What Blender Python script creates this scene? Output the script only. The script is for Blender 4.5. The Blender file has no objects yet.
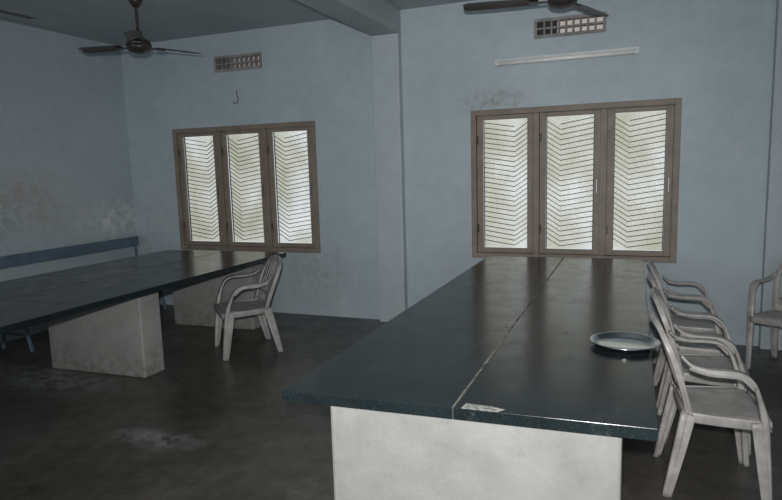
import bpy, math, random
from mathutils import Vector, Matrix
random.seed(4)
S = bpy.context.scene
try:
    S.view_settings.view_transform = 'Standard'
    S.view_settings.look = 'None'
except Exception as e:
    print(e)

H = 1.6
WY = 5.85
CEIL = 3.13

# ---------------------------------------------------------------- materials
def lin(c):
    return tuple(((x/255)/12.92 if x/255 <= 0.04045 else (((x/255)+0.055)/1.055)**2.4) for x in c)+(1,)

def new_mat(name):
    m = bpy.data.materials.new(name); m.use_nodes = True
    nt = m.node_tree
    b = nt.nodes['Principled BSDF']
    return m, nt, b

def noise(nt, scale, detail=4, rough=0.55, coord='Object', stretch=None):
    tc = nt.nodes.new('ShaderNodeTexCoord')
    mp = nt.nodes.new('ShaderNodeMapping')
    if stretch: mp.inputs['Scale'].default_value = stretch
    nt.links.new(tc.outputs[coord], mp.inputs['Vector'])
    n = nt.nodes.new('ShaderNodeTexNoise')
    n.inputs['Scale'].default_value = scale
    n.inputs['Detail'].default_value = detail
    n.inputs['Roughness'].default_value = rough
    nt.links.new(mp.outputs[0], n.inputs['Vector'])
    return n.outputs['Fac']

def ramp(nt, fac, stops):
    r = nt.nodes.new('ShaderNodeValToRGB')
    e = r.color_ramp.elements
    while len(e) < len(stops): e.new(0.5)
    for i, (p, c) in enumerate(stops):
        e[i].position = p; e[i].color = c
    nt.links.new(fac, r.inputs['Fac'])
    return r.outputs['Color']

def mix(nt, fac, a, b, mode='MIX'):
    n = nt.nodes.new('ShaderNodeMix'); n.data_type = 'RGBA'; n.blend_type = mode
    for s, v in ((n.inputs[0], fac), (n.inputs[6], a), (n.inputs[7], b)):
        if hasattr(v, 'is_linked') or hasattr(v, 'links'): nt.links.new(v, s)
        else: s.default_value = v
    return n.outputs[2]

def bump(nt, b, fac, strength=0.2, dist=0.01):
    bn = nt.nodes.new('ShaderNodeBump')
    bn.inputs['Strength'].default_value = strength
    bn.inputs['Distance'].default_value = dist
    nt.links.new(fac, bn.inputs['Height'])
    nt.links.new(bn.outputs[0], b.inputs['Normal'])

W1 = (1,1,1,1); K1 = (0,0,0,1)

def mask_at(nt, cx, cy, cz, rx, ry, rz, soft=0.6):
    """blob mask in world-size object space"""
    tc = nt.nodes.new('ShaderNodeTexCoord')
    mp = nt.nodes.new('ShaderNodeMapping')
    mp.vector_type = 'TEXTURE'
    mp.inputs['Location'].default_value = (cx, cy, cz)
    mp.inputs['Scale'].default_value = (rx, ry, rz)
    nt.links.new(tc.outputs['Object'], mp.inputs['Vector'])
    g = nt.nodes.new('ShaderNodeTexGradient'); g.gradient_type = 'SPHERICAL'
    nt.links.new(mp.outputs[0], g.inputs['Vector'])
    return g.outputs['Fac']

def math_(nt, op, a, b):
    n = nt.nodes.new('ShaderNodeMath'); n.operation = op; n.use_clamp = True
    for s, v in ((n.inputs[0], a), (n.inputs[1], b)):
        if hasattr(v, 'links'): nt.links.new(v, s)
        else: s.default_value = v
    return n.outputs[0]

def wall_mat(name, base, dark, stains_and_sheen=()):
    m, nt, b = new_mat(name)
    c1 = ramp(nt, noise(nt, 0.9, 6, 0.6), [(0.3, lin(dark)), (0.65, lin(base))])
    c2 = ramp(nt, noise(nt, 9, 5, 0.6), [(0.35, (0.94, 0.94, 0.94, 1)), (0.6, W1)])
    c = mix(nt, 1.0, c1, c2, 'MULTIPLY')
    d = ramp(nt, noise(nt, 3.0, 5, 0.7, stretch=(1, 1, 0.25)), [(0.62, K1), (0.72, (0.2, 0.2, 0.2, 1))])
    c = mix(nt, d, c, lin((215, 220, 220)))
    for (pos, rad, col, amt) in stains_and_sheen:
        g = mask_at(nt, *pos, *rad)
        n = ramp(nt, noise(nt, 14, 5, 0.7), [(0.42, K1), (0.62, W1)])
        f = math_(nt, 'MULTIPLY', math_(nt, 'MULTIPLY', g, n), amt)
        c = mix(nt, f, c, lin(col))
    nt.links.new(c, b.inputs['Base Color'])
    b.inputs['Roughness'].default_value = 0.5
    b.inputs['Specular IOR Level'].default_value = 0.4
    bump(nt, b, noise(nt, 22, 6, 0.6), 0.15, 0.01)
    return m

M_wall_back = wall_mat('distemper_blue_back', (183, 196, 202), (170, 184, 191),
    [((-1.25, WY, 2.2), (0.45, 0.4, 0.14), (146, 136, 130), 1.0),
     ((-3.2, WY, 0.5), (0.6, 0.4, 0.5), (150, 156, 158), 0.7),
     ((-0.6, WY, 0.6), (1.6, 0.4, 0.35), (158, 163, 164), 0.6),
     ((-5.4, WY, 1.0), (0.6, 0.6, 0.6), (198, 204, 203), 0.9)])  # pale patch by the corner: reflected light painted into the wall colour
M_wall_left = wall_mat('distemper_blue_left', (181, 193, 199), (168, 181, 188),
    [((-5.72, 4.3, 1.45), (0.5, 0.8, 0.28), (172, 158, 154), 1.2),
     ((-5.72, 4.7, 1.2), (0.5, 0.7, 0.25), (170, 166, 162), 1.2),
     ((-5.72, 5.6, 1.1), (0.5, 0.8, 0.3), (214, 217, 214), 1.6),  # reflected light continued round the corner as a paler wall colour
     ((-5.72, 3.9, 1.2), (0.5, 0.5, 0.25), (118, 126, 130), 1.5)])
M_pillar = wall_mat('distemper_blue_pillar', (186, 197, 202), (173, 185, 191))
M_ceil = wall_mat('ceiling_whitewash', (172, 179, 182), (157, 165, 169))

def floor_mat():
    m, nt, b = new_mat('cement_floor')
    c = ramp(nt, noise(nt, 1.3, 8, 0.65), [(0.3, lin((62, 60, 57))), (0.5, lin((80, 77, 72))), (0.68, lin((98, 94, 88)))])
    c2 = ramp(nt, noise(nt, 9, 9, 0.8), [(0.36, (0.62, 0.62, 0.62, 1)), (0.62, (1.18, 1.18, 1.18, 1))])
    c = mix(nt, 1.0, c, c2, 'MULTIPLY')
    f = ramp(nt, noise(nt, 4, 9, 0.82), [(0.58, K1), (0.76, (0.42, 0.42, 0.42, 1))])
    c = mix(nt, f, c, lin((134, 133, 128)))
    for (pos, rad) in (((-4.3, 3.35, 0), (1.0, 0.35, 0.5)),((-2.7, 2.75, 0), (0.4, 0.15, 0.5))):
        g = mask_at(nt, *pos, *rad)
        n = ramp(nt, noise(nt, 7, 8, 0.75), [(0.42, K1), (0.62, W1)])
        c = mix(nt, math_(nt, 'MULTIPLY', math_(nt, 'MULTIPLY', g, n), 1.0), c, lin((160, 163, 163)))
    nt.links.new(c, b.inputs['Base Color'])
    r = ramp(nt, noise(nt, 3, 6, 0.7), [(0.3, (0.24,)*3+(1,)), (0.7, (0.48,)*3+(1,))])
    nt.links.new(r, b.inputs['Roughness'])
    bump(nt, b, noise(nt, 30, 6, 0.7), 0.2, 0.01)
    return m
M_floor = floor_mat()

def granite_mat():
    m, nt, b = new_mat('black_granite')
    c = ramp(nt, noise(nt, 2.2, 6, 0.6), [(0.3, lin((21, 29, 31))), (0.7, lin((32, 42, 45)))])
    sp = ramp(nt, noise(nt, 200, 2, 0.5), [(0.6, K1), (0.72, (0.28, 0.28, 0.28, 1))])
    c = mix(nt, sp, c, lin((95, 108, 111)))
    s = ramp(nt, noise(nt, 6, 9, 0.85, stretch=(1, 0.35, 1)), [(0.57, K1), (0.76, (0.32, 0.32, 0.32, 1))])
    c = mix(nt, s, c, lin((115, 124, 126)))
    nt.links.new(c, b.inputs['Base Color'])
    r = ramp(nt, noise(nt, 7, 8, 0.75), [(0.3, (0.13,)*3+(1,)), (0.7, (0.30,)*3+(1,))])
    nt.links.new(r, b.inputs['Roughness'])
    b.inputs['Specular IOR Level'].default_value = 0.6
    bump(nt, b, noise(nt, 60, 4, 0.6), 0.06, 0.005)
    return m
M_granite = granite_mat()

def simple(name, col, col2=None, rough=0.5, scale=6, metal=0.0, bmp=0.0, spec=0.5):
    m, nt, b = new_mat(name)
    col2 = col2 or col
    c = ramp(nt, noise(nt, scale, 6, 0.65), [(0.35, lin(col2)), (0.65, lin(col))])
    nt.links.new(c, b.inputs['Base Color'])
    b.inputs['Roughness'].default_value = rough
    b.inputs['Metallic'].default_value = metal
    b.inputs['Specular IOR Level'].default_value = spec
    if bmp: bump(nt, b, noise(nt, scale*6, 5, 0.6), bmp, 0.01)
    return m

def block_mat():
    m, nt, b = new_mat('whitewashed_plaster')
    c = ramp(nt, noise(nt, 4, 6, 0.65), [(0.3, lin((134, 134, 132))), (0.6, lin((152, 152, 149)))])
    s = ramp(nt, noise(nt, 9, 8, 0.8), [(0.58, K1), (0.72, (0.5,0.5,0.5,1))])
    c = mix(nt, s, c, lin((112, 110, 104)))
    tc = nt.nodes.new('ShaderNodeTexCoord'); sx = nt.nodes.new('ShaderNodeSeparateXYZ')
    nt.links.new(tc.outputs['Object'], sx.inputs[0])
    dirt = ramp(nt, sx.outputs['Z'], [(0.0, (0.8,0.8,0.8,1)), (0.32, K1)])
    n = ramp(nt, noise(nt, 12, 7, 0.75), [(0.4, K1), (0.6, W1)])
    c = mix(nt, math_(nt, 'MULTIPLY', dirt, n), c, lin((104, 100, 94)))
    nt.links.new(c, b.inputs['Base Color'])
    b.inputs['Roughness'].default_value = 0.85
    bump(nt, b, noise(nt, 30, 6, 0.65), 0.35, 0.01)
    return m
M_block = block_mat()
M_grout = simple('joint_cement', (150, 148, 138), (44, 52, 54), 0.8, 18)
M_patch = simple('pale_cement_patch', (205, 205, 200), (90, 96, 96), 0.8, 60)
M_frame = simple('window_brown_paint', (142, 130, 118), (126, 114, 103), 0.55, 8, bmp=0.1)
M_bar = simple('grille_dark_paint', (58, 58, 55), (44, 44, 42), 0.5, 10)
M_chair = simple('moulded_plastic_dusty_white', (184, 181, 178), (148, 144, 140), 0.4, 9)
M_chair2 = simple('moulded_plastic_grey', (168, 168, 165), (136, 135, 131), 0.45, 9)
M_steel = simple('stainless_steel', (222, 226, 228), (208, 212, 215), 0.18, 8, metal=1.0)
M_bench = simple('bench_blue_grey_paint', (98, 118, 134), (80, 98, 114), 0.45, 7)
M_fan = simple('fan_brown_enamel', (62, 52, 50), (48, 42, 42), 0.35, 6)
M_fanm = simple('fan_motor_metal', (78, 72, 70), (56, 52, 52), 0.35, 6, metal=0.4)
M_tube = simple('tube_glass_white', (252, 252, 248), (244, 245, 240), 0.2, 6)
M_tubef = simple('tube_batten_enamel', (215, 219, 220), (200, 205, 206), 0.4, 6)
M_vent = simple('vent_cement', (156, 152, 152), (128, 124, 124), 0.8, 9)
M_black = simple('black_wire', (26, 26, 26), None, 0.5)
M_dark = simple('dark_recess', (60, 62, 66), None, 0.9)
M_handle = simple('handle_steel', (130, 130, 128), None, 0.4, metal=0.6)

def glass_mat():
    m, nt, b = new_mat('frosted_window_glass')
    c = ramp(nt, noise(nt, 1.7, 3, 0.5, stretch=(1, 1, 0.8)), [(0.33, lin((184, 183, 164))), (0.5, lin((208, 210, 200))), (0.66, lin((240, 246, 248)))])
    c2 = ramp(nt, noise(nt, 90, 3, 0.6), [(0.3, (0.66,)*3+(1,)), (0.7, (1.1,)*3+(1,))])
    c = mix(nt, 1.0, c, c2, 'MULTIPLY')
    b.inputs['Base Color'].default_value = lin((120, 122, 115))
    b.inputs['Roughness'].default_value = 0.35
    nt.links.new(c, b.inputs['Emission Color'])
    b.inputs['Emission Strength'].default_value = 0.84  # daylight behind the panes is put in as emission of the glass
    bump(nt, b, noise(nt, 120, 3, 0.6), 0.4, 0.01)
    return m
M_glass = glass_mat()
def day_mat():
    m, nt, b = new_mat('daylight_glow_sheet')
    b.inputs['Base Color'].default_value = lin((180, 175, 170))
    b.inputs['Emission Color'].default_value = lin((225, 215, 205))
    b.inputs['Emission Strength'].default_value = 0.3  # glowing sheet behind the vent slots, added in place of outside daylight
    return m
M_day = day_mat()

# ---------------------------------------------------------------- mesh builder
class MB:
    def __init__(s): s.v=[]; s.f=[]; s.m=[]; s.sm=[]; s.mats=[]
    def mi(s, mat):
        if mat not in s.mats: s.mats.append(mat)
        return s.mats.index(mat)
    def add(s, verts, faces, mat, smooth=False):
        o=len(s.v); s.v += [tuple(v) for v in verts]; k=s.mi(mat)
        for f in faces:
            s.f.append([i+o for i in f]); s.m.append(k); s.sm.append(smooth)
    def box(s, x0,x1,y0,y1,z0,z1, mat):
        v=[(x0,y0,z0),(x1,y0,z0),(x1,y1,z0),(x0,y1,z0),(x0,y0,z1),(x1,y0,z1),(x1,y1,z1),(x0,y1,z1)]
        s.add(v,[(0,3,2,1),(4,5,6,7),(0,1,5,4),(1,2,6,5),(2,3,7,6),(3,0,4,7)],mat)
    def skew(s,k,xc):
        s.v=[(x,y+k*(x-xc),z) for x,y,z in s.v]
    def lathe(s, prof, mat, seg=32, c=(0,0,0), closed=False, axis='Z'):
        v=[];f=[]
        n=len(prof)
        for i in range(seg):
            a=2*math.pi*i/seg
            for (r,z) in prof:
                p=(r*math.cos(a), r*math.sin(a), z)
                if axis=='X': p=(z, r*math.cos(a), r*math.sin(a))
                v.append((c[0]+p[0],c[1]+p[1],c[2]+p[2]))
        for i in range(seg):
            j=(i+1)%seg
            for k in range(n-1 if not closed else n):
                l=(k+1)%n
                f.append((i*n+k, j*n+k, j*n+l, i*n+l))
        s.add(v,f,mat,True)
    def sweep(s, pts, wd, th, ref, mat, mode='w', samples=5, smooth=True):
        P=[Vector(p) for p in pts]; n=len(P)
        if not isinstance(wd,(list,tuple)): wd=[wd]*n
        if not isinstance(th,(list,tuple)): th=[th]*n
        Q=[];Wd=[];T=[]
        for i in range(n-1):
            p0=P[max(i-1,0)];p1=P[i];p2=P[i+1];p3=P[min(i+2,n-1)]
            for k in range(samples):
                t=k/samples
                q=0.5*((2*p1)+(-p0+p2)*t+(2*p0-5*p1+4*p2-p3)*t*t+(-p0+3*p1-3*p2+p3)*t**3)
                Q.append(q);Wd.append(wd[i]+(wd[i+1]-wd[i])*t);T.append(th[i]+(th[i+1]-th[i])*t)
        Q.append(P[-1]);Wd.append(wd[-1]);T.append(th[-1])
        N=len(Q);v=[];f=[]
        sec=[(-.5,-.3),(-.42,-.5),(.42,-.5),(.5,-.3),(.5,.3),(.42,.5),(-.42,.5),(-.5,.3)]
        R=Vector(ref)
        for i in range(N):
            t=(Q[min(i+1,N-1)]-Q[max(i-1,0)]).normalized()
            if mode=='w':
                w=(R-t*R.dot(t)).normalized(); nn=t.cross(w).normalized()
            else:
                nn=(R-t*R.dot(t)).normalized(); w=nn.cross(t).normalized()
            for (a,b) in sec: v.append(Q[i]+w*a*Wd[i]+nn*b*T[i])
        for i in range(N-1):
            for k in range(8):
                l=(k+1)%8
                f.append((i*8+k,i*8+l,(i+1)*8+l,(i+1)*8+k))
        f.append(tuple(range(7,-1,-1))); f.append(tuple((N-1)*8+k for k in range(8)))
        s.add(v,f,mat,smooth)
    def obj(s, name, parent=None, bevel=0, loc=None, rot=0, autosmooth=False):
        me=bpy.data.meshes.new(name+'_mesh'); me.from_pydata(s.v,[],s.f)
        for m in s.mats: me.materials.append(m)
        for i,p in enumerate(me.polygons):
            p.material_index=s.m[i]; p.use_smooth=s.sm[i]
        me.update()
        import bmesh
        bm=bmesh.new(); bm.from_mesh(me); bmesh.ops.recalc_face_normals(bm,faces=bm.faces[:]); bm.to_mesh(me); bm.free()
        o=bpy.data.objects.new(name,me); S.collection.objects.link(o)
        if bevel:
            b=o.modifiers.new('bevel','BEVEL'); b.width=bevel; b.segments=2; b.limit_method='ANGLE'
        if loc: o.location=loc
        if rot: o.rotation_euler[2]=rot
        if parent: o.parent=parent
        return o

def empty(name, loc=(0,0,0)):
    e=bpy.data.objects.new(name,None); e.empty_display_size=0.1; e.location=loc
    S.collection.objects.link(e); return e

# ---------------------------------------------------------------- room shell
XL=-5.75; XR=5.2; YN=-3.2
WIN=[(-5.06,-3.17,0.70,2.12),(-1.475,0.357,0.70,2.12),(2.1,3.95,0.70,2.12)]
VENT=[(-4.41,-3.79,2.715,2.885),(-0.88,-0.26,2.725,2.895)]
holes=WIN+VENT
m=MB()
xs=sorted(set([XL-0.2,XR+0.2]+[h[0] for h in holes]+[h[1] for h in holes]))
zs=sorted(set([0,CEIL]+[h[2] for h in holes]+[h[3] for h in holes]))
def inhole(x,z): return any(h[0]<x<h[1] and h[2]<z<h[3] for h in holes)
for i in range(len(xs)-1):
    for j in range(len(zs)-1):
        cx=(xs[i]+xs[i+1])/2; cz=(zs[j]+zs[j+1])/2
        if inhole(cx,cz): continue
        a,b_,c,d=xs[i],xs[i+1],zs[j],zs[j+1]
        y0,y1=WY,WY+0.2
        m.add([(a,y0,c),(b_,y0,c),(b_,y0,d),(a,y0,d)],[(0,1,2,3)],M_wall_back)
        m.add([(a,y1,c),(b_,y1,c),(b_,y1,d),(a,y1,d)],[(0,3,2,1)],M_wall_back)
for h in holes:
    a,b_,c,d=h; y0,y1=WY,WY+0.2
    m.add([(a,y0,c),(b_,y0,c),(b_,y1,c),(a,y1,c),(a,y0,d),(b_,y0,d),(b_,y1,d),(a,y1,d)],
          [(0,1,2,3),(4,7,6,5),(0,3,7,4),(1,5,6,2)],M_wall_back)
m.obj('wall_back')
m=MB(); m.box(XL-0.2,XL,YN,WY,0,CEIL,M_wall_left); m.obj('wall_left')
m=MB(); m.box(XR,XR+0.2,YN,WY,0,CEIL,M_wall_left); m.obj('wall_right')
m=MB(); m.box(XL-0.2,XR+0.2,YN,WY+0.2,-0.12,0,M_floor); m.obj('floor')
m=MB(); m.box(XL-0.2,XR+0.2,YN,WY+0.2,CEIL,CEIL+0.12,M_ceil); m.obj('ceiling')
for n,(a,b_) in enumerate([(-2.455,-2.17),(1.015,1.31)]):
    m=MB(); m.box(a,b_,WY-0.09,WY,0,CEIL-0.23,M_pillar); m.obj('pillar' if n==0 else 'pillar.001',bevel=0.006)
    m=MB(); m.box(a,b_,YN,WY,CEIL-0.23,CEIL,M_ceil); m.obj('ceiling_beam' if n==0 else 'ceiling_beam.001',bevel=0.004)

# ---------------------------------------------------------------- windows
def window(idx,x0,x1,z0,z1):
    e=empty('window_%d'%idx)
    yf=WY-0.02; yb=WY+0.09
    m=MB(); fr=0.052
    m.box(x0,x0+fr,yf,yb,z0,z1,M_frame); m.box(x1-fr,x1,yf,yb,z0,z1,M_frame)
    m.box(x0+fr,x1-fr,yf,yb,z1-fr,z1,M_frame); m.box(x0+fr,x1-fr,yf,yb,z0,z0+fr,M_frame)
    pw=(x1-x0-2*fr-2*0.055)/3
    pan=[]
    for k in range(3):
        a=x0+fr+k*(pw+0.055); pan.append((a,a+pw))
        if k<2: m.box(a+pw,a+pw+0.055,yf+0.005,yb,z0+fr,z1-fr,M_frame)
    m.obj('frame',e,bevel=0.004)
    for k,(a,b_) in enumerate(pan):
        st=0.056; c=z0+fr; d=z1-fr
        m=MB(); ys=WY+0.004; ye=WY+0.042
        g=0.003
        m.box(a+g,a+st,ys,ye,c+g,d-g,M_frame); m.box(b_-st,b_-g,ys,ye,c+g,d-g,M_frame)
        m.box(a+st,b_-st,ys,ye,d-st*0.75,d-g,M_frame); m.box(a+st,b_-st,ys,ye,c+g,c+st*0.85,M_frame)
        m.box(b_-0.036,b_-0.022,ys-0.02,ys,z0+0.62,z0+0.75,M_handle)
        for hz in (0.25,1.1): m.box(a+0.006,a+0.02,ys-0.006,ys,z0+hz,z0+hz+0.08,M_fanm)
        m.obj('sash_%d'%(k+1),e,bevel=0.003)
        ga,gb,gc,gd=a+st,b_-st,c+st*0.85,d-st*0.75
        m=MB(); m.box(ga,gb,WY+0.07,WY+0.075,gc,gd,M_glass); m.obj('glass_%d'%(k+1),e)
        # grille: zigzag bars
        m=MB(); w=gb-ga; n=26; yg=WY+0.052
        sp=(gd-gc)/n
        mirror = (k==0)
        def X(t): return ga+w*((1-t) if mirror else t)
        zz=[(0.0,0.085),(0.3,0.0),(1.0,0.05)]
        for i in range(-2,n+2):
            zb=gc+sp*(i+0.5)
            pts=[(X(t),zb+dz) for t,dz in zz]
            for (p,q) in zip(pts[:-1],pts[1:]):
                (xa,za),(xb,zb2)=p,q
                if max(za,zb2)>gd or min(za,zb2)<gc: continue
                h=0.0036
                m.add([(xa,yg,za-h),(xb,yg,zb2-h),(xb,yg,zb2+h),(xa,yg,za+h),
                       (xa,yg+0.006,za-h),(xb,yg+0.006,zb2-h),(xb,yg+0.006,zb2+h),(xa,yg+0.006,za+h)],
                      [(0,1,2,3),(4,7,6,5),(0,4,5,1),(3,2,6,7),(0,3,7,4),(1,5,6,2)],M_bar)
        for t in (0.01,0.99):
            m.box(X(t)-0.004,X(t)+0.004,yg-0.003,yg+0.008,gc,gd,M_bar)
        m.obj('grille_%d'%(k+1),e)
for i,w in enumerate(WIN): window(i+1,*w)

# ---------------------------------------------------------------- vents
def vent(name,x0,x1,z0,z1):
    m=MB(); f=0.028; y0=WY-0.012; y1=WY+0.06
    m.box(x0,x1,y0,y1,z1-f,z1,M_vent); m.box(x0,x1,y0,y1,z0,z0+f,M_vent)
    m.box(x0,x0+f,y0,y1,z0+f,z1-f,M_vent); m.box(x1-f,x1,y0,y1,z0+f,z1-f,M_vent)
    n=9; w=(x1-x0-2*f)
    zm=(z0+z1)/2
    m.box(x0+f,x1-f,y0+0.01,y1,zm-0.008,zm+0.008,M_vent)
    for i in range(1,n):
        x=x0+f+w*i/n
        m.box(x-0.008,x+0.008,y0+0.012,y1,z0+f,z1-f,M_vent)
    m.box(x0+f,x0+f+w*0.3,y1,y1+0.01,z0+f,z1-f,M_dark)
    m.box(x0+f+w*0.3,x1-f,y1,y1+0.01,z0+f,z1-f,M_day)
    m.obj(name)
vent('ventilator_grille',*VENT[0]); vent('ventilator_grille.001',*VENT[1])

# ---------------------------------------------------------------- tube light
m=MB()
tx0,tx1,tz=-1.23,0.013,2.535
m.box(tx0,tx1,WY-0.035,WY-0.001,tz-0.005,tz+0.035,M_tubef)
for x in (tx0+0.005,tx1-0.03): m.box(x,x+0.025,WY-0.075,WY-0.035,tz-0.03,tz+0.02,M_tubef)
m.lathe([(0.0,tx0+0.03),(0.019,tx0+0.03),(0.019,tx1-0.03),(0,tx1-0.03)],M_tube,16,(0,WY-0.058,tz-0.008),axis='X')
m.obj('fluorescent_tube_light')

m=MB()
m.sweep([(-4.12,WY-0.01,2.50),(-4.125,WY-0.03,2.46),(-4.10,WY-0.035,2.42),(-4.115,WY-0.03,2.37),(-4.16,WY-0.03,2.36),(-4.17,WY-0.02,2.39)],0.006,0.006,(1,0,0),M_black)
m.obj('hanging_wire')

# ---------------------------------------------------------------- ceiling fans
def fan(name,x,y,hub,r,ang):
    m=MB()
    m.lathe([(0,CEIL-hub),(0.06,CEIL-hub),(0.055,CEIL-hub-0.05),(0.03,CEIL-hub-0.09),(0.012,CEIL-hub-0.1)],M_fan,24)
    m.lathe([(0.012,CEIL-hub-0.08),(0.012,0.08)],M_fan,16)
    m.lathe([(0.012,0.14),(0.035,0.12),(0.04,0.07),(0.02,0.06)],M_fan,20)
    m.lathe([(0.0,0.07),(0.045,0.065),(0.09,0.045),(0.105,0.015),(0.105,-0.02),(0.085,-0.045),(0.04,-0.06),(0,-0.065)],M_fanm,32)
    for k in range(3):
        a=math.radians(ang+120*k); ca,sa=math.cos(a),math.sin(a)
        def T(u,v,w): return (u*ca-v*sa,u*sa+v*ca,w)
        m.add([T(0.09,-0.022,-0.012),T(0.24,-0.03,-0.012),T(0.24,0.03,-0.012),T(0.09,0.022,-0.012),
               T(0.09,-0.022,-0.004),T(0.24,-0.03,-0.004),T(0.24,0.03,-0.004),T(0.09,0.022,-0.004)],
              [(0,3,2,1),(4,5,6,7),(0,1,5,4),(1,2,6,5),(2,3,7,6),(3,0,4,7)],M_fanm)
        us=[0.17,0.2,0.3,0.45,0.52,r-0.03,r]
        hw=[0.045,0.055,0.062,0.066,0.07,0.066,0.04]
        vv=[];ff=[]
        for u,h in zip(us,hw):
            tl=0.16
            for (s_,dz) in ((-1,0),(-0.3,0.007),(0.4,0.007),(1,0)):
                vv.append(T(u,h*s_,0.0+h*s_*tl+dz))
            for (s_,dz) in ((-1,0.003),(-0.3,0.010),(0.4,0.010),(1,0.003)):
                vv.append(T(u,h*s_,0.0+h*s_*tl+dz))
        n=len(us)
        for i in range(n-1):
            for q in range(3):
                ff.append((i*8+q,i*8+q+1,(i+1)*8+q+1,(i+1)*8+q))
                ff.append((i*8+4+q,(i+1)*8+4+q,(i+1)*8+5+q,i*8+5+q))
            ff.append((i*8,(i+1)*8,(i+1)*8+4,i*8+4)); ff.append((i*8+3,i*8+7,(i+1)*8+7,(i+1)*8+3))
        ff.append((0,4,5,6,7,3,2,1)); e=(n-1)*8; ff.append((e,e+1,e+2,e+3,e+7,e+6,e+5,e+4))
        m.add(vv,ff,M_fan,False)
    m.obj(name,loc=(x,y,hub))
fan('ceiling_fan',-4.03,4.31,H+1.11,0.58,69)
fan('ceiling_fan.001',-0.52,4.80,H+1.18,0.72,70)
fan('ceiling_fan.002',-4.02,2.62,H+1.12,0.66,88)

# ---------------------------------------------------------------- tables
def table(name,x0,x1,y0,y1,top,th,bx0,bx1,blocks,joint,cross,patch=False,sk=0.0):
    e=empty(name)
    g=0.003
    xc=(x0+x1)/2
    ys=[y0]+cross+[y1]
    k=1
    for i in range(len(ys)-1):
        for (a,b_) in ((x0,joint-g),(joint+g,x1)):
            m=MB(); c=ys[i]+(0.002 if i else 0); d=ys[i+1]-(0.002 if i<len(ys)-2 else 0)
            m.box(a,b_,c,d,top-th,top,M_granite); m.skew(sk,xc); m.obj('slab_%d'%k,e,bevel=0.0015); k+=1
    m=MB()
    n=90; v=[];f=[]
    for i in range(n+1):
        y=y0+0.004+(y1-y0-0.008)*i/n; w=g+random.uniform(0.000,0.004)
        w2=g+random.uniform(0.000,0.004)
        v+=[(joint-w,y,top+0.0006),(joint+w2,y,top+0.0006)]
        if i: f.append((2*i-2,2*i-1,2*i+1,2*i))
    m.add(v,f,M_grout)
    m.box(joint-g,joint+g,y0+0.001,y1-0.001,top-th+0.001,top,M_dark)
    for cy in cross:
        m.box(x0+0.003,x1-0.003,cy-0.002,cy+0.002,top-th+0.001,top-0.0005,M_dark)
    if patch:
        v=[(-0.545,y0+0.004),(-0.42,y0+0.004),(-0.40,y0+0.03),(-0.45,y0+0.045),(-0.54,y0+0.05)]
        m.add([(x,y,top+0.001) for x,y in v]+[(x,y,top-0.01) for x,y in v],
              [(0,1,2,3,4)]+[(i,i+5,(i+1)%5+5,(i+1)%5) for i in range(5)],M_patch)
    m.skew(sk,xc)
    m.obj('joint_filling',e)
    for i,(c,d) in enumerate(blocks):
        m=MB(); m.box(bx0,bx1,c,d,0,top-th,M_block); m.skew(sk,xc); m.obj('support_%d'%(i+1),e,bevel=0.012)
    return e
table('granite_dining_table',-1.25,0.087,1.975,5.6,0.76,0.042,-1.07,-0.018,[(2.01,2.23),(3.7,3.92),(5.2,5.42)],-0.575,[],patch=True,sk=0.045)
table('granite_dining_table.001',-4.85,-3.36,1.0,5.42,0.76,0.045,-4.55,-3.57,[(1.5,1.72),(3.58,3.80),(5.08,5.30)],-4.1,[2.9,4.3],sk=0.04)

# steel plate
m=MB()
m.lathe([(0,0.002),(0.118,0.002),(0.128,0.006),(0.138,0.022),(0.150,0.026),(0.153,0.024),(0.151,0.021),(0.141,0.018),(0.131,0.001),(0.12,0.0),(0,0.0)],M_steel,64)
m.obj('steel_plate',loc=(-0.025,2.92,0.7605))

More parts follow.
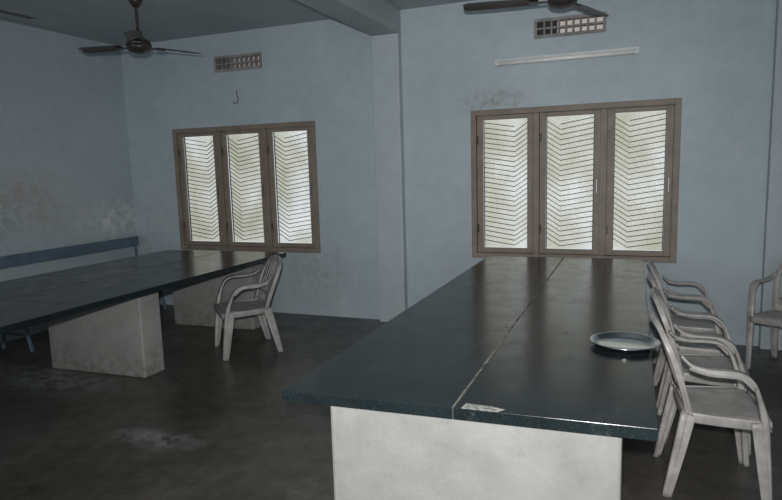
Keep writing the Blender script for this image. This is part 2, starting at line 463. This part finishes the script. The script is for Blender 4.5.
# ---------------------------------------------------------------- monobloc chair
def chair_mesh(mat):
    m=MB()
    def bx(z,y):
        t=(z-0.42)/0.41
        return -0.185-0.13*t-0.03*t*t+0.55*y*y
    nx,ny=12,12; v=[];f=[]
    for layer in (0,1):
        for i in range(nx+1):
            t=i/nx; x=-0.2+0.42*t
            hw=0.185+0.04*math.sin(min(1,t*1.2)*math.pi/2)
            for j in range(ny+1):
                s_=-1+2*j/ny
                y=hw*s_
                z=0.425-0.018*(1-s_*s_)*math.sin(math.pi*min(1,t*1.0))+0.012*t
                if t>0.85: z-=0.03*((t-0.85)/0.15)**2
                z+= -0.012*abs(s_)**6
                if layer: z-=0.012
                v.append((x,y,z))
    L=(nx+1)*(ny+1)
    for i in range(nx):
        for j in range(ny):
            a=i*(ny+1)+j;b_=a+1;c=a+ny+2;d=a+ny+1
            f.append((a,b_,c,d)); f.append((L+a,L+d,L+c,L+b_))
    for i in range(nx):
        a=i*(ny+1); d=a+ny+1; f.append((a,d,L+d,L+a)); a=i*(ny+1)+ny; d=a+ny+1; f.append((a,L+a,L+d,d))
    for j in range(ny):
        f.append((j,L+j,L+j+1,j+1)); a=nx*(ny+1)+j; f.append((a,a+1,L+a+1,L+a))
    m.add(v,f,mat,True)
    for s_ in (-1,1):
        m.sweep([(-0.2,0.185*s_,0.40),(0,0.213*s_,0.40),(0.19,0.225*s_,0.40)],0.05,0.012,(0,0,1),mat)
    m.sweep([(0.215,-0.22,0.395),(0.225,0,0.40),(0.215,0.22,0.395)],0.05,0.012,(0,0,1),mat)
    m.sweep([(-0.2,-0.19,0.40),(-0.2,0,0.40),(-0.2,0.19,0.40)],0.05,0.012,(0,0,1),mat)
    for s_ in (-1,1):
        m.sweep([(0.225,0.215*s_,0.0),(0.205,0.22*s_,0.2),(0.18,0.23*s_,0.42),(0.145,0.245*s_,0.54),(0.11,0.255*s_,0.615),(0.055,0.26*s_,0.652),
                 (-0.02,0.26*s_,0.66),(-0.1,0.255*s_,0.66),(-0.18,0.24*s_,0.675),(-0.225,0.22*s_,0.71)],
                [0.034,0.042,0.05,0.046,0.052,0.058,0.058,0.052,0.042,0.03],
                [0.03,0.036,0.036,0.022,0.018,0.016,0.016,0.016,0.016,0.014],(0,1,0),mat,samples=6)
        m.sweep([(0.21,0.235*s_,0.0),(0.18,0.24*s_,0.2),(0.15,0.245*s_,0.42)],[0.035,0.05,0.07],0.008,(1,0,0),mat)
        m.sweep([(0.12,0.276*s_,0.585),(0.055,0.289*s_,0.640),(-0.02,0.290*s_,0.648),(-0.1,0.28*s_,0.648),(-0.19,0.26*s_,0.665)],0.022,0.006,(0,0,1),mat)
        m.sweep([(-0.285,0.215*s_,0.0),(-0.24,0.21*s_,0.22),(-0.2,0.195*s_,0.42)],[0.034,0.046,0.056],[0.03,0.034,0.034],(0,1,0),mat)
        m.sweep([(-0.27,0.228*s_,0.0),(-0.218,0.226*s_,0.22),(-0.175,0.212*s_,0.42)],[0.032,0.05,0.07],0.008,(1,0,0),mat)
    hp=[(0.185,0.42),(0.2,0.50),(0.213,0.60),(0.217,0.68),(0.205,0.745),(0.165,0.80),(0.09,0.83)]
    path=[(bx(z,-y),-y,z) for y,z in hp]+[(bx(0.838,0),0,0.838)]+[(bx(z,y),y,z) for y,z in reversed(hp)]
    wds=[0.05,0.046,0.042,0.04,0.042,0.048,0.055,0.06]; wds=wds+wds[:-1][::-1]
    m.sweep(path,wds,0.02,(1,0,0.2),mat,mode='n',samples=5)
    path2=[(p[0]-0.012,p[1]*1.07,p[2]+(0.012 if p[2]>0.76 else 0)) for p in path]
    m.sweep(path2,0.012,0.022,(1,0,0.2),mat,mode='n',samples=5)
    m.sweep([(bx(0.44,y),y,0.44) for y in (-0.18,-0.09,0,0.09,0.18)],0.05,0.012,(0,0,1),mat)
    m.sweep([(bx(0.525,y),y,0.525) for y in (-0.195,-0.1,0,0.1,0.195)],0.03,0.012,(0,0,1),mat)
    for k in range(-3,4):
        yb=k*0.048; yt=k*0.052
        zt=0.82-0.9*yt*yt*1.4
        m.sweep([(bx(z,yb+(yt-yb)*(z-0.44)/0.38),yb+(yt-yb)*(z-0.44)/0.38,z) for z in (0.44,0.55,0.65,0.74,zt)],0.033,0.009,(0,1,0),mat)
    m.v=[(x*0.86,y*0.97,z*0.985) for x,y,z in m.v]
    return m
cm=chair_mesh(M_chair); c0=cm.obj('plastic_armchair')
cm2=chair_mesh(M_chair2)
bpy_me=c0.data
def place(o,x,y,ang): o.location=(x,y,0); o.rotation_euler[2]=math.radians(ang)
place(c0,0.40,3.26,4)
for i,(x,y,a) in enumerate([(0.42,3.84,-1),(0.41,4.38,2),(0.42,4.92,0),(1.12,5.22,236)]):
    o=bpy.data.objects.new('plastic_armchair.%03d'%(i+1),bpy_me); S.collection.objects.link(o); place(o,x,y,a)
o=cm2.obj('plastic_armchair.005'); place(o,-3.26,4.5,226); o.scale=(1.14,1.12,0.98)

# ---------------------------------------------------------------- bench
m=MB()
m.box(-5.60,-5.575,2.0,5.7,0.755,0.87,M_bench)
m.box(-5.55,-5.19,2.0,5.7,0.43,0.46,M_bench)
for y in (2.1,3.87,5.62):
    m.sweep([(-5.562,y,0.86),(-5.545,y,0.62),(-5.50,y,0.43),(-5.52,y,0.22),(-5.56,y,0.0)],0.035,0.02,(0,1,0),M_bench)
    m.sweep([(-5.25,y,0.43),(-5.22,y,0.2),(-5.17,y,0.0)],0.035,0.02,(0,1,0),M_bench)
    m.box(-5.50,-5.23,y-0.016,y+0.016,0.395,0.43,M_bench)
    m.box(-5.52,-5.22,y-0.01,y+0.01,0.14,0.165,M_bench)
m.obj('long_bench',bevel=0.003)

# ---------------------------------------------------------------- camera
Yc=Vector((244,89,-610)).normalized()
Xc=-Vector((-1541,38,-610)); Xc=(Xc-Yc*Xc.dot(Yc)).normalized()
Zc=Xc.cross(Yc).normalized()
M=Matrix((tuple(Xc),tuple(Yc),tuple(Zc)))
cam=bpy.data.cameras.new('camera'); co=bpy.data.objects.new('camera',cam); S.collection.objects.link(co)
co.matrix_world=Matrix.Translation((0,0,H)) @ M.to_4x4()
cam.sensor_width=36; cam.lens=610/782*36; cam.clip_start=0.05
S.camera=co

# ---------------------------------------------------------------- light
fl=bpy.data.lights.new('camera_flash','SPOT'); fl.energy=430; fl.spot_size=math.radians(112); fl.spot_blend=1.0
fl.shadow_soft_size=0.03; fl.color=(1.0,0.99,0.97)
fo=bpy.data.objects.new('camera_flash',fl); S.collection.objects.link(fo)
fo.matrix_world=Matrix.Translation((0.0,-0.05,H+0.14)) @ M.to_4x4()

w=bpy.data.worlds.new('world'); S.world=w; w.use_nodes=True
bg=w.node_tree.nodes['Background']; bg.inputs[0].default_value=(0.75,0.82,0.88,1); bg.inputs[1].default_value=1.0
